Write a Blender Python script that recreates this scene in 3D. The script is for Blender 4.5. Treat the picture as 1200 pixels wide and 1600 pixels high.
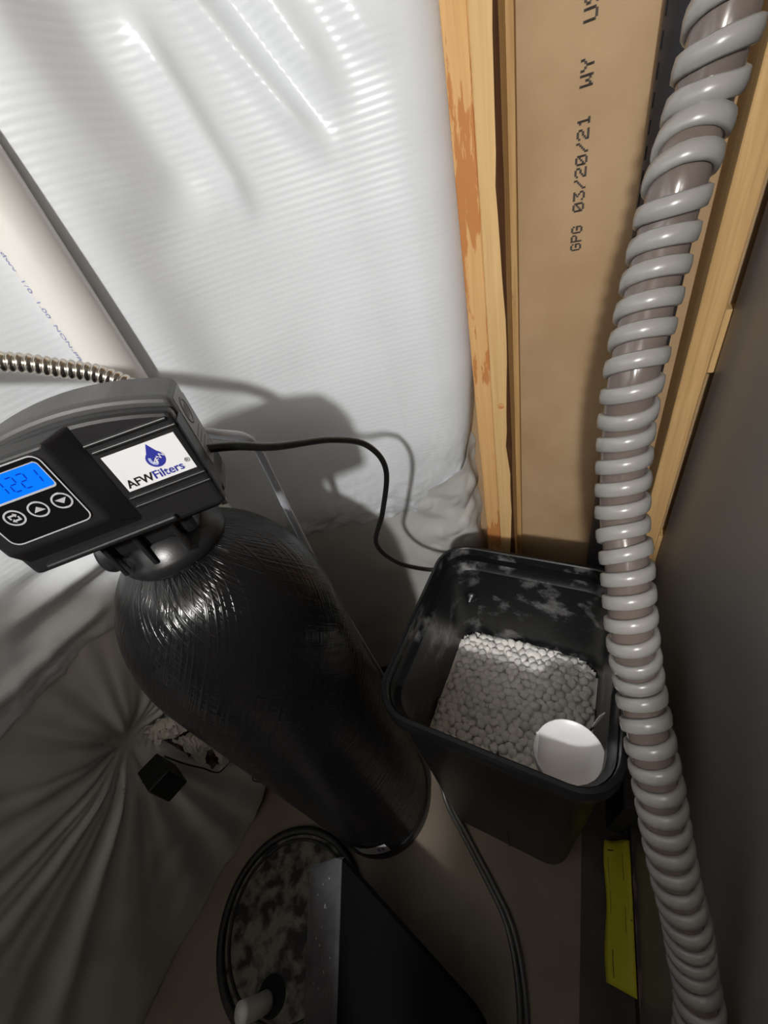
import bpy, bmesh, math, random
import numpy as np
from mathutils import Matrix, Vector, noise
random.seed(7)
for o in list(bpy.data.objects): bpy.data.objects.remove(o)
scene = bpy.context.scene
col = scene.collection

# ------------------------------------------------------------------ camera
CAM = Vector((0.0, 0.0, 1.6))
RC = ((0.910198, -0.067124, 0.408697), (0.344617, 0.670092, -0.657432), (-0.229735, 0.739237, 0.633048))
cd = bpy.data.cameras.new('camera'); cam = bpy.data.objects.new('camera', cd); col.objects.link(cam)
cam.matrix_world = Matrix.Translation(CAM) @ Matrix(RC).to_4x4()
cd.sensor_fit = 'HORIZONTAL'; cd.sensor_width = 36.0; cd.lens = 620.0 / 1200.0 * 36.0
cd.clip_start = 0.02; cd.clip_end = 50
scene.camera = cam
# ------------------------------------------------------------------ world, lamps, exposure
wd = bpy.data.worlds.new('world'); scene.world = wd; wd.use_nodes = True
wd.node_tree.nodes['Background'].inputs[0].default_value = (0.9, 0.95, 1.0, 1)
wd.node_tree.nodes['Background'].inputs[1].default_value = 0.02
ld = bpy.data.lights.new('ceiling_bulb', 'POINT'); ld.energy = 125; ld.color = (1.0, 0.985, 0.955); ld.shadow_soft_size = 0.045
lo = bpy.data.objects.new('ceiling_bulb', ld); lo.location = (0.05, -1.30, 2.35); col.objects.link(lo)
vs = scene.view_settings
vs.view_transform = 'Standard'; vs.look = 'None'; vs.exposure = 0.0; vs.gamma = 1.0; vs.use_curve_mapping = False

# ------------------------------------------------------------------ materials
def mat(name, color, rough=0.5, metal=0.0, spec=0.5, var=None, vscale=20.0, bump=0.0, bscale=60.0, coat=0.0,
        stretch=(1, 1, 1), transmission=0.0, alpha=1.0, emit=None, estr=0.0, detail=6.0, vpos=(0.35, 0.65)):
    m = bpy.data.materials.new(name); m.use_nodes = True
    nt = m.node_tree; b = nt.nodes['Principled BSDF']
    b.inputs['Base Color'].default_value = (*color, 1)
    b.inputs['Roughness'].default_value = rough; b.inputs['Metallic'].default_value = metal
    b.inputs['Specular IOR Level'].default_value = spec
    b.inputs['Coat Weight'].default_value = coat
    b.inputs['Transmission Weight'].default_value = transmission
    b.inputs['Alpha'].default_value = alpha
    if emit: b.inputs['Emission Color'].default_value = (*emit, 1); b.inputs['Emission Strength'].default_value = estr
    if var or bump:
        tc = nt.nodes.new('ShaderNodeTexCoord'); mp = nt.nodes.new('ShaderNodeMapping')
        mp.inputs['Scale'].default_value = stretch
        nt.links.new(tc.outputs['Object'], mp.inputs['Vector'])
    if var:
        n = nt.nodes.new('ShaderNodeTexNoise'); n.inputs['Scale'].default_value = vscale; n.inputs['Detail'].default_value = detail
        r = nt.nodes.new('ShaderNodeValToRGB')
        r.color_ramp.elements[0].position = vpos[0]; r.color_ramp.elements[1].position = vpos[1]
        r.color_ramp.elements[0].color = (*color, 1); r.color_ramp.elements[1].color = (*var, 1)
        nt.links.new(mp.outputs[0], n.inputs['Vector']); nt.links.new(n.outputs['Fac'], r.inputs[0])
        nt.links.new(r.outputs[0], b.inputs['Base Color'])
    if bump:
        n2 = nt.nodes.new('ShaderNodeTexNoise'); n2.inputs['Scale'].default_value = bscale; n2.inputs['Detail'].default_value = 4
        bp = nt.nodes.new('ShaderNodeBump'); bp.inputs['Strength'].default_value = bump; bp.inputs['Distance'].default_value = 0.002
        nt.links.new(mp.outputs[0], n2.inputs['Vector']); nt.links.new(n2.outputs['Fac'], bp.inputs['Height'])
        nt.links.new(bp.outputs[0], b.inputs['Normal'])
    return m

def N(m, t, **kw):
    n = m.node_tree.nodes.new(t)
    for k, v in kw.items():
        if k in n.inputs: n.inputs[k].default_value = v
        else: setattr(n, k, v)
    return n
def L(m, a, b): m.node_tree.links.new(a, b)

def scrim_mat(name, color, rough, strength, dist=0.0006):
    """reinforced poly facing: fine scrim ribs in UV (metres) as relief"""
    m = mat(name, color, rough)
    b = m.node_tree.nodes['Principled BSDF']
    uv = N(m, 'ShaderNodeUVMap')
    w1 = N(m, 'ShaderNodeTexWave', bands_direction='Y', Scale=32.0)      # ribs about 5 mm apart
    w2 = N(m, 'ShaderNodeTexWave', bands_direction='X', Scale=22.0)
    L(m, uv.outputs[0], w1.inputs['Vector']); L(m, uv.outputs[0], w2.inputs['Vector'])
    mul = N(m, 'ShaderNodeMath', operation='MULTIPLY'); mul.inputs[1].default_value = 0.08
    L(m, w2.outputs['Fac'], mul.inputs[0])
    ad = N(m, 'ShaderNodeMath', operation='ADD'); L(m, w1.outputs['Fac'], ad.inputs[0]); L(m, mul.outputs[0], ad.inputs[1])
    b1 = N(m, 'ShaderNodeBump'); b1.inputs['Strength'].default_value = strength; b1.inputs['Distance'].default_value = dist
    L(m, ad.outputs[0], b1.inputs['Height'])
    n = N(m, 'ShaderNodeTexNoise', Scale=9.0, Detail=5.0); L(m, uv.outputs[0], n.inputs['Vector'])
    b2 = N(m, 'ShaderNodeBump'); b2.inputs['Strength'].default_value = 0.10; b2.inputs['Distance'].default_value = 0.01
    L(m, n.outputs['Fac'], b2.inputs['Height']); L(m, b1.outputs[0], b2.inputs['Normal']); L(m, b2.outputs[0], b.inputs['Normal'])
    return m

def wood_mat(name, c1, c2, stain=None, stain_cov=0.5, sscale=9.0):
    m = mat(name, c1, 0.72, spec=0.25)
    b = m.node_tree.nodes['Principled BSDF']
    tc = N(m, 'ShaderNodeTexCoord'); mp = N(m, 'ShaderNodeMapping'); mp.inputs['Scale'].default_value = (60, 60, 2.2)
    L(m, tc.outputs['Object'], mp.inputs['Vector'])
    n = N(m, 'ShaderNodeTexNoise', Scale=2.2, Detail=7.0, Distortion=0.6); L(m, mp.outputs[0], n.inputs['Vector'])
    r = N(m, 'ShaderNodeValToRGB'); r.color_ramp.elements[0].position = 0.3; r.color_ramp.elements[1].position = 0.7
    r.color_ramp.elements[0].color = (*c2, 1); r.color_ramp.elements[1].color = (*c1, 1)
    L(m, n.outputs['Fac'], r.inputs[0]); out = r.outputs[0]
    if stain:
        mp2 = N(m, 'ShaderNodeMapping'); mp2.inputs['Scale'].default_value = (3.2, 3.2, 0.55)
        L(m, tc.outputs['Object'], mp2.inputs['Vector'])
        n2 = N(m, 'ShaderNodeTexNoise', Scale=sscale, Detail=9.0, Roughness=0.62); L(m, mp2.outputs[0], n2.inputs['Vector'])
        r2 = N(m, 'ShaderNodeValToRGB'); r2.color_ramp.elements[0].position = stain_cov; r2.color_ramp.elements[1].position = stain_cov + 0.03
        L(m, n2.outputs['Fac'], r2.inputs[0])
        mx = N(m, 'ShaderNodeMix', data_type='RGBA')
        L(m, r2.outputs[0], mx.inputs['Factor']); L(m, out, mx.inputs[6]); mx.inputs[7].default_value = (*stain, 1)
        out = mx.outputs[2]
    L(m, out, b.inputs['Base Color'])
    bp = N(m, 'ShaderNodeBump'); bp.inputs['Strength'].default_value = 0.25; bp.inputs['Distance'].default_value = 0.001
    L(m, n.outputs['Fac'], bp.inputs['Height']); L(m, bp.outputs[0], b.inputs['Normal'])
    return m

def wound_mat(name):
    """black fibre-wound tank shell under clear film: crossing streaks on the dome, hoop streaks lower down (UV: angle, height)"""
    m = mat(name, (0.005, 0.005, 0.0055), 0.24, spec=0.32)
    b = m.node_tree.nodes['Principled BSDF']
    uv = N(m, 'ShaderNodeUVMap')
    hs = []
    for rot, sc in ((0.62, (190, 3.5, 1)), (-0.55, (210, 4.5, 1)), (1.5708, (210, 7, 1))):
        mp = N(m, 'ShaderNodeMapping'); mp.inputs['Rotation'].default_value = (0, 0, rot)
        mp2 = N(m, 'ShaderNodeMapping'); mp2.inputs['Scale'].default_value = sc
        L(m, uv.outputs[0], mp.inputs['Vector']); L(m, mp.outputs[0], mp2.inputs['Vector'])
        n = N(m, 'ShaderNodeTexNoise', Scale=1.0, Detail=3.0); L(m, mp2.outputs[0], n.inputs['Vector']); hs.append(n.outputs['Fac'])
    mx = N(m, 'ShaderNodeMath', operation='MAXIMUM'); L(m, hs[0], mx.inputs[0]); L(m, hs[1], mx.inputs[1])
    sep = N(m, 'ShaderNodeSeparateXYZ'); L(m, uv.outputs[0], sep.inputs[0])
    mr = N(m, 'ShaderNodeMapRange'); mr.inputs['From Min'].default_value = 0.8; mr.inputs['From Max'].default_value = 1.15
    L(m, sep.outputs['Y'], mr.inputs['Value'])
    mix = N(m, 'ShaderNodeMix', data_type='FLOAT'); L(m, mr.outputs[0], mix.inputs['Factor'])
    sc = N(m, 'ShaderNodeMath', operation='MULTIPLY'); sc.inputs[1].default_value = 0.5; L(m, mx.outputs[0], sc.inputs[0])
    L(m, hs[2], mix.inputs[2]); L(m, sc.outputs[0], mix.inputs[3])
    bp = N(m, 'ShaderNodeBump'); bp.inputs['Strength'].default_value = 1.0; bp.inputs['Distance'].default_value = 0.0055
    L(m, mix.outputs[0], bp.inputs['Height']); L(m, bp.outputs[0], b.inputs['Normal'])
    rr = N(m, 'ShaderNodeMapRange'); rr.inputs['To Min'].default_value = 0.12; rr.inputs['To Max'].default_value = 0.32
    L(m, mix.outputs[0], rr.inputs['Value']); L(m, rr.outputs[0], b.inputs['Roughness'])
    return m

MT = {}
MT['poly'] = scrim_mat('white_poly_facing', (0.77, 0.80, 0.835), 0.27, 0.30)
MT['sheet'] = mat('thin_poly_sheet', (0.52, 0.515, 0.49), 0.36, bump=0.3, bscale=8)
MT['drywall'] = mat('brown_drywall_paper', (0.40, 0.265, 0.145), 0.8, spec=0.2, var=(0.47, 0.325, 0.19), vscale=7, bump=0.08, bscale=300)
MT['ink'] = mat('grey_ink', (0.07, 0.055, 0.045), 0.8)
MT['wood_pale'] = wood_mat('pale_pine', (0.70, 0.47, 0.22), (0.60, 0.38, 0.16))
MT['wood_stain'] = wood_mat('weathered_pine', (0.70, 0.42, 0.18), (0.62, 0.35, 0.14), (0.50, 0.205, 0.065), 0.49)
MT['wood_tan'] = wood_mat('tan_pine', (0.56, 0.36, 0.16), (0.42, 0.25, 0.10), (0.30, 0.16, 0.07), 0.62, 5.0)
MT['bark'] = wood_mat('bark_edge', (0.12, 0.05, 0.02), (0.06, 0.025, 0.01))
MT['floor'] = mat('dusty_concrete', (0.19, 0.15, 0.112), 0.5, var=(0.27, 0.22, 0.168), vscale=4, bump=0.15, bscale=40)
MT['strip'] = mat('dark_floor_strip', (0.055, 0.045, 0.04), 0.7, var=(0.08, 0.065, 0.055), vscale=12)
MT['concrete'] = mat('concrete_wall', (0.26, 0.20, 0.145), 0.85, var=(0.34, 0.27, 0.2), vscale=6, bump=0.3, bscale=30)
MT['room'] = mat('unfinished_room_wall', (0.32, 0.30, 0.275), 0.9)
MT['foam'] = mat('grey_pipe_foam', (0.035, 0.035, 0.04), 0.6, bump=0.1, bscale=200)
MT['steel'] = mat('dark_steel_panel', (0.23, 0.222, 0.215), 0.38, metal=0.15, bump=0.05, bscale=9, stretch=(1, 1, 6))
MT['rust'] = mat('dark_rusty_edge', (0.05, 0.03, 0.028), 0.45, var=(0.24, 0.16, 0.15), vscale=60, stretch=(1, .3, 1), vpos=(.5, .75))
MT['yellow'] = mat('yellow_paper', (0.66, 0.60, 0.03), 0.6)
MT['print'] = mat('dark_print', (0.10, 0.09, 0.02), 0.7)
MT['tank'] = wound_mat('wound_black_shell')
MT['black'] = mat('black_plastic', (0.012, 0.012, 0.013), 0.32, bump=0.06, bscale=400)
MT['blacks'] = mat('satin_black_plastic', (0.010, 0.010, 0.011), 0.42, bump=0.05, bscale=500)
MT['charcoal'] = mat('charcoal_cover', (0.060, 0.060, 0.060), 0.42, bump=0.06, bscale=500)
MT['gloss'] = mat('gloss_black_panel', (0.006, 0.006, 0.007), 0.12)
MT['silver'] = mat('silver_line', (0.62, 0.62, 0.64), 0.3, metal=0.3)
MT['white'] = mat('white_label', (0.80, 0.80, 0.82), 0.3)
MT['logo_blue'] = mat('logo_blue', (0.028, 0.035, 0.30), 0.35)
MT['logo_light'] = mat('logo_light_blue', (0.42, 0.48, 0.72), 0.35)
MT['logo_black'] = mat('logo_black', (0.01, 0.01, 0.012), 0.4)
MT['lcd'] = mat('lit_blue_lcd', (0.0, 0.05, 0.3), 0.25, emit=(0.0, 0.15, 1.0), estr=1.0)
MT['lcd_seg'] = mat('lcd_segment', (0.0, 0.01, 0.12), 0.3, emit=(0.0, 0.02, 0.28), estr=1.0)
MT['sticker'] = mat('grey_sticker', (0.24, 0.24, 0.24), 0.4)
MT['stickerd'] = mat('grey_sticker_print', (0.12, 0.12, 0.12), 0.4)
MT['metal'] = mat('bolt_metal', (0.45, 0.43, 0.40), 0.3, metal=1.0)
MT['stainless'] = mat('stainless_corrugated', (0.62, 0.57, 0.50), 0.22, metal=1.0)
MT['pvc'] = mat('white_pvc', (0.74, 0.72, 0.69), 0.3)
MT['pvc_ink'] = mat('blue_pvc_print', (0.22, 0.26, 0.50), 0.5)
MT['brine'] = mat('black_bin_plastic', (0.0045, 0.0048, 0.0057), 0.34, spec=0.34, bump=0.10, bscale=90)
MT['salt'] = mat('salt', (0.92, 0.90, 0.865), 0.55, bump=0.2, bscale=150)
MT['tube'] = mat('black_tube', (0.008, 0.008, 0.008), 0.32)
MT['cleart'] = mat('clear_tube', (0.72, 0.74, 0.80), 0.12, transmission=0.55)
MT['greyt'] = mat('smoke_tube', (0.10, 0.10, 0.10), 0.25)
MT['rib'] = mat('grey_pvc_helix', (0.24, 0.232, 0.22), 0.28)
MT['hose'] = mat('smoky_hose_wall', (0.20, 0.16, 0.14), 0.14, transmission=0.4)
MT['fleck'] = mat('white_paint_fleck', (0.85, 0.84, 0.8), 0.5)
MT['sump'] = mat('dirty_sump_plate', (0.17, 0.15, 0.118), 0.65, var=(0.010, 0.009, 0.008), vscale=26, bump=0.2, bscale=60, vpos=(.42, .60))
MT['rubber'] = mat('black_rubber_ring', (0.010, 0.010, 0.010), 0.5, var=(0.06, 0.05, 0.045), vscale=40, vpos=(.55, .8))
MT['hole'] = mat('dark_opening', (0.002, 0.002, 0.002), 0.9)
MT['lidb'] = mat('dull_black_lid', (0.0035, 0.003, 0.004), 0.85, spec=0.1)
MT['lidg'] = mat('dusty_black_flange', (0.055, 0.055, 0.062), 0.5, var=(0.10, 0.10, 0.108), vscale=14)
MT['dust'] = mat('pale_dust', (0.45, 0.44, 0.42), 0.8)
MT['torn'] = mat('torn_white_facing', (0.62, 0.59, 0.54), 0.6, bump=0.5, bscale=40)
MT['plug'] = mat('black_plug', (0.003, 0.003, 0.003), 0.5)
def brine_inside():
    m = mat('scuffed_black_bin', (0.008, 0.0085, 0.0095), 0.34, spec=0.4)
    b = m.node_tree.nodes['Principled BSDF']
    tc = N(m, 'ShaderNodeTexCoord')
    n = N(m, 'ShaderNodeTexNoise', Scale=13.0, Detail=8.0, Roughness=0.65); L(m, tc.outputs['Object'], n.inputs['Vector'])
    r = N(m, 'ShaderNodeValToRGB'); r.color_ramp.elements[0].position = 0.53; r.color_ramp.elements[1].position = 0.72
    r.color_ramp.elements[0].color = (0.008, 0.0085, 0.0095, 1); r.color_ramp.elements[1].color = (0.22, 0.22, 0.225, 1)
    L(m, n.outputs['Fac'], r.inputs[0]); L(m, r.outputs[0], b.inputs['Base Color'])
    return m
MT['brine_in'] = brine_inside()

# ------------------------------------------------------------------ mesh helpers
def mobj(name, verts, faces, m, parent=None, smooth=False, uvs=None):
    me = bpy.data.meshes.new(name); me.from_pydata([tuple(v) for v in verts], [], faces); me.update()
    if smooth: me.shade_smooth()
    if uvs is not None:
        ul = me.uv_layers.new(name='UVMap')
        li = np.empty(len(me.loops), dtype=np.int32); me.loops.foreach_get('vertex_index', li)
        ul.data.foreach_set('uv', np.asarray(uvs, dtype=np.float32)[li].ravel())
    return link(name, me, m, parent)
def link(name, me, m, parent=None):
    o = bpy.data.objects.new(name, me); col.objects.link(o)
    if m: me.materials.append(MT[m] if isinstance(m, str) else m)
    if parent: o.parent = parent
    return o
def bm_obj(name, bm, m, parent=None, smooth=False):
    bmesh.ops.recalc_face_normals(bm, faces=bm.faces[:])
    me = bpy.data.meshes.new(name); bm.to_mesh(me); bm.free()
    if smooth: me.shade_smooth()
    return link(name, me, m, parent)
def tag(o, label=None, cat=None, group=None, kind=None):
    if label: o['label'] = label
    if cat: o['category'] = cat
    if group: o['group'] = group
    if kind: o['kind'] = kind
    return o
def thing(name, label, cat, loc=(0, 0, 0), rz=0.0, group=None):
    o = bpy.data.objects.new(name, None); col.objects.link(o); o.location = loc; o.rotation_euler = (0, 0, rz)
    o.empty_display_size = 0.05
    return tag(o, label, cat, group)
def box(name, x0, x1, y0, y1, z0, z1, m, parent=None, bev=0.0, seg=2):
    bm = bmesh.new(); bmesh.ops.create_cube(bm, size=1.0)
    for v in bm.verts:
        v.co = ((x0 + x1) / 2 + v.co.x * (x1 - x0), (y0 + y1) / 2 + v.co.y * (y1 - y0), (z0 + z1) / 2 + v.co.z * (z1 - z0))
    if bev: bmesh.ops.bevel(bm, geom=bm.edges[:], offset=bev, segments=seg, profile=0.5, affect='EDGES')
    return bm_obj(name, bm, m, parent)
def prism(name, poly, axis, a0, a1, m, parent=None, bev=0.0, seg=2, smooth=False):
    """polygon (2D) extruded along 'x','y' or 'z' from a0 to a1"""
    def P(p, a): return {'x': (a, p[0], p[1]), 'y': (p[0], a, p[1]), 'z': (p[0], p[1], a)}[axis]
    bm = bmesh.new()
    v0 = [bm.verts.new(P(p, a0)) for p in poly]; v1 = [bm.verts.new(P(p, a1)) for p in poly]
    bm.faces.new(v0); bm.faces.new(list(reversed(v1)))
    n = len(poly)
    for i in range(n): bm.faces.new((v0[i], v0[(i + 1) % n], v1[(i + 1) % n], v1[i]))
    bmesh.ops.recalc_face_normals(bm, faces=bm.faces[:])
    if bev:
        es = [e for e in bm.edges if len(e.link_faces) == 2 and e.calc_face_angle(0) > 0.6]
        bmesh.ops.bevel(bm, geom=es, offset=bev, segments=seg, profile=0.5, affect='EDGES', clamp_overlap=True)
    return bm_obj(name, bm, m, parent, smooth)
def lathe(name, prof, m, parent=None, n=48, smooth=True, loc=(0, 0, 0), uv=False, cap=False):
    verts, faces, uvs = [], [], []
    for (r, z) in prof:
        for i in range(n + 1 if uv else n):
            a = 2 * math.pi * i / n
            verts.append((loc[0] + r * math.cos(a), loc[1] + r * math.sin(a), loc[2] + z)); uvs.append((a * 0.15, z))
    k = n + 1 if uv else n
    for j in range(len(prof) - 1):
        for i in range(n):
            a, b = j * k + i, j * k + (i + 1) % k if not uv else j * k + i + 1
            faces.append((a, b, b + k, a + k))
    if cap and not uv:
        faces.append(tuple(reversed(range(n)))); faces.append(tuple(range((len(prof) - 1) * n, len(prof) * n)))
    return mobj(name, verts, faces, m, parent, smooth, uvs if uv else None)
def catmull(pts, per=10):
    P = [Vector(p) for p in pts]; P = [2 * P[0] - P[1]] + P + [2 * P[-1] - P[-2]]
    out = []
    for i in range(1, len(P) - 2):
        a, b, c, d = P[i - 1:i + 3]
        for k in range(per):
            t = k / per
            out.append(0.5 * ((2 * b) + (c - a) * t + (2 * a - 5 * b + 4 * c - d) * t * t + (3 * b - a - 3 * c + d) * t ** 3))
    out.append(P[-2]); return out
def frames(path):
    T = [(path[min(i + 1, len(path) - 1)] - path[max(i - 1, 0)]).normalized() for i in range(len(path))]
    ref = Vector((0, 0, 1)) if abs(T[0].z) < 0.9 else Vector((1, 0, 0))
    u = T[0].cross(ref).normalized(); fr = []
    for t in T:
        u = (u - t * u.dot(t)).normalized(); fr.append((t, u, t.cross(u)))
    return fr
def tube(name, path, r, m, parent=None, n=12, rf=None, caps=True):
    path = [Vector(p) for p in path]; fr = frames(path); verts, faces = [], []
    for j, (p, (t, u, v)) in enumerate(zip(path, fr)):
        rr = rf(j) if rf else r
        for i in range(n):
            a = 2 * math.pi * i / n; verts.append(p + (u * math.cos(a) + v * math.sin(a)) * rr)
    for j in range(len(path) - 1):
        for i in range(n):
            a, b = j * n + i, j * n + (i + 1) % n; faces.append((a, b, b + n, a + n))
    if caps: faces.append(tuple(reversed(range(n)))); faces.append(tuple(range((len(path) - 1) * n, len(path) * n)))
    return mobj(name, verts, faces, m, parent, True)
def resample(path, step):
    out = [path[0]]; acc = 0.0; last = path[0]
    for p in path[1:]:
        while (p - last).length > 1e-9 and acc + (p - last).length >= step:
            last = last + (p - last).normalized() * (step - acc); out.append(last); acc = 0.0
        acc += (p - last).length; last = p
    return out
def rrect(w, d, r, n=6):
    pts = []
    for cx, cy, a0 in ((w / 2 - r, d / 2 - r, 0), (-w / 2 + r, d / 2 - r, 90), (-w / 2 + r, -d / 2 + r, 180), (w / 2 - r, -d / 2 + r, 270)):
        for i in range(n + 1):
            a = math.radians(a0 + 90 * i / n); pts.append((cx + r * math.cos(a), cy + r * math.sin(a)))
    return pts
def loft(name, rings, m, parent=None, smooth=True, cap0=False, cap1=False):
    n = len(rings[0]); verts = [p for r in rings for p in r]; faces = []
    for j in range(len(rings) - 1):
        for i in range(n):
            a, b = j * n + i, j * n + (i + 1) % n; faces.append((a, b, b + n, a + n))
    if cap0: faces.append(tuple(reversed(range(n))))
    if cap1: faces.append(tuple(range((len(rings) - 1) * n, len(rings) * n)))
    return mobj(name, verts, faces, m, parent, smooth)
def autosmooth(o, ang=35):
    me = o.data; me.shade_smooth()
    bm = bmesh.new(); bm.from_mesh(me)
    for e in bm.edges: e.smooth = len(e.link_faces) == 2 and e.calc_face_angle(0) < math.radians(ang)
    bm.to_mesh(me); bm.free(); return o
def text_mesh(s, size, extrude=0.0, bold=0.0):
    cu = bpy.data.curves.new('t', 'FONT'); cu.body = s; cu.size = size; cu.extrude = extrude; cu.resolution_u = 3; cu.offset = bold
    o = bpy.data.objects.new('t', cu); col.objects.link(o)
    bpy.context.view_layer.update()
    me = bpy.data.meshes.new_from_object(o.evaluated_get(bpy.context.evaluated_depsgraph_get()))
    bpy.data.objects.remove(o); bpy.data.curves.remove(cu); return me
def text_obj(name, s, size, fn, m, parent=None, bold=0.0):
    me = text_mesh(s, size, 0.0, bold)
    me.name = name
    for v in me.vertices: v.co = fn(v.co.x, v.co.y)
    return link(name, me, m, parent)

# ------------------------------------------------------------------ room shell
YS, YD = 0.84, 0.93                       # front of studs, face of drywall
def structure(o): o['kind'] = 'structure'; return o
structure(box('floor', -1.15, 1.5, -3.0, 1.1, -0.10, 0.0, 'floor'))
structure(box('ceiling', -1.15, 1.5, -3.0, 1.1, 2.5, 2.6, 'room'))
structure(box('wall_left', -1.15, -1.03, -3.0, 1.1, 0, 2.5, 'concrete'))
structure(box('wall_right', 1.3, 1.42, -3.0, 1.1, 0, 2.5, 'room'))
structure(box('wall_near', -1.03, 1.3, -3.0, -2.9, 0, 2.5, 'room'))
wb = structure(box('wall_back', -1.03, 1.3, YD, YD + 0.016, 0, 2.5, 'drywall'))
# dot-matrix ink print running up the drywall back
FONT = {'G': ['01110', '10001', '10000', '10111', '10001', '10001', '01110'], 'P': ['11110', '10001', '10001', '11110', '10000', '10000', '10000'],
        '0': ['01110', '10001', '10011', '10101', '11001', '10001', '01110'], '3': ['11111', '00010', '00100', '00010', '00001', '10001', '01110'],
        '/': ['00001', '00001', '00010', '00100', '01000', '10000', '10000'], '2': ['01110', '10001', '00001', '00110', '01000', '10000', '11111'],
        '1': ['00100', '01100', '00100', '00100', '00100', '00100', '01110'], 'W': ['10001', '10001', '10001', '10101', '10101', '11011', '10001'],
        'Y': ['10001', '10001', '01010', '00100', '00100', '00100', '00100'], 'U': ['10001', '10001', '10001', '10001', '10001', '10001', '01110'],
        'S': ['01111', '10000', '10000', '01110', '00001', '00001', '11110'], ' ': ['00000'] * 7, 'A': ['01110', '10001', '10001', '11111', '10001', '10001', '10001']}
def dot_print(name, s, x0, z0, height, adv, y, parent):
    px = height / 7.0; verts, faces = [], []; cz = z0
    for ch in s:
        for r, row in enumerate(FONT[ch]):
            for c, b in enumerate(row):
                if b == '1':
                    z = cz + c * adv / 6.0; x = x0 + (r + 0.5) * px; i = len(verts); k = 0.72
                    verts += [(x - px * k, y, z), (x + px * k, y, z), (x + px * k, y, z + adv / 6 * 1.08), (x - px * k, y, z + adv / 6 * 1.08)]
                    faces.append((i, i + 1, i + 2, i + 3))
        cz += adv
    return mobj(name, verts, faces, 'ink', parent)
dot_print('ink_lettering', 'GPG', -0.019, 1.411, 0.0175, 0.0135, YD - 0.0006, wb)
dot_print('ink_lettering', '03/20/21', -0.019, 1.470, 0.0175, 0.0158, YD - 0.0006, wb)
dot_print('ink_lettering', 'WY', -0.019, 1.625, 0.0175, 0.0165, YD - 0.0006, wb)
dot_print('ink_lettering', 'USA', -0.019, 1.690, 0.0175, 0.0165, YD - 0.0006, wb)

def stud(name, x0, x1, y0, y1, z0, z1, m, label, wane=0.0, seed=0):
    """sawn 2x4; optional wavy wane on the right front arris"""
    nz = 60; verts, faces = [], []
    for j in range(nz + 1):
        z = z0 + (z1 - z0) * j / nz
        w = wane * max(0.0, noise.noise((seed + 3.1, z * 3.0, 0.3)) * 1.6 + noise.noise((seed, z * 14.0, 1.0)) * 0.5 + 0.5)
        e = 0.0008 * noise.noise((seed + 9, z * 8, 0))
        verts += [(x0 + 0.002, y0 + e, z), (x1 - w - 0.002, y0 + e, z), (x1, y0 + w * 1.3 + 0.002, z), (x1, y1, z), (x0, y1, z), (x0, y0 + 0.002, z)]
    for j in range(nz):
        for i in range(6):
            a, b = j * 6 + i, j * 6 + (i + 1) % 6; faces.append((a, b, b + 6, a + 6))
    faces.append((0, 5, 4, 3, 2, 1)); faces.append(tuple(nz * 6 + i for i in range(6)))
    o = mobj(name, verts, faces, m); tag(o, label, 'stud'); return o
stud('wall_stud', -0.1995, -0.1615, YS + 0.004, YD - 0.001, 0, 2.5, 'wood_stain', 'orange-stained weathered pine wall stud touching the white blanket', seed=1)
s2 = stud('wall_stud', -0.1610, -0.1225, YS, YD - 0.001, 0, 2.5, 'wood_pale', 'clean pale pine wall stud with wavy edge beside the printed drywall', wane=0.008, seed=5)
s2.data.materials.append(MT['bark'])
for p in s2.data.polygons:
    if abs(p.normal.x) > 0.35 and p.center.x > -0.135 and p.center.y < YS + 0.03: p.material_index = 1
knot = lathe('knot', [(0.0001, 0), (0.0055, 0.0002), (0.0068, 0.0012), (0.0078, 0.0)], 'wood_stain', s2, n=18)
knot.rotation_euler = (math.pi / 2, 0, 0); knot.location = (-0.142, YS - 0.0002, 1.15)
tag(box('furring_strip', -0.1222, -0.110, YD - 0.022, YD - 0.001, 0, 2.5, 'wood_tan', bev=0.001), 'thin tan wood strip in the slot between pale stud and printed drywall', 'wood strip')
stud('wall_stud', 0.186, 0.2235, YS + 0.005, YD - 0.001, 0, 2.5, 'wood_tan', 'tan pine wall stud beside the dark steel cabinet', wane=0.002, seed=11)
tag(box('wood_block', 0.2240, 0.300, 0.897, YD - 0.001, 1.17, 1.285, 'wood_pale', bev=0.002), 'short pale wood block fixed between tan stud and steel cabinet', 'wood block')
tag(box('wood_block', 0.2240, 0.300, 0.897, YD - 0.001, 0.60, 0.72, 'wood_pale', bev=0.002), 'low pale wood block at the foot of the tan stud', 'wood block')
# foam-covered pipe with a slit
fp = thing('insulated_pipe', 'dark grey foam-wrapped pipe running up between drywall and tan stud', 'pipe', (0.118, 0.885, 0))
lathe('foam_sleeve', [(0.0, 0.001), (0.043, 0.001)] + [(0.043, 0.05 * i) for i in range(1, 50)] + [(0.0, 2.45)], 'foam', fp, n=32)
for i in range(40):
    z = 1.30 + i * 0.028; a = math.radians(197)
    box('slit_stitch', -0.0012, 0.0012, -0.0012, 0.0012, 0, 0.016, 'hole', fp).location = (0.0428 * math.cos(a), 0.0428 * math.sin(a), z)

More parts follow.
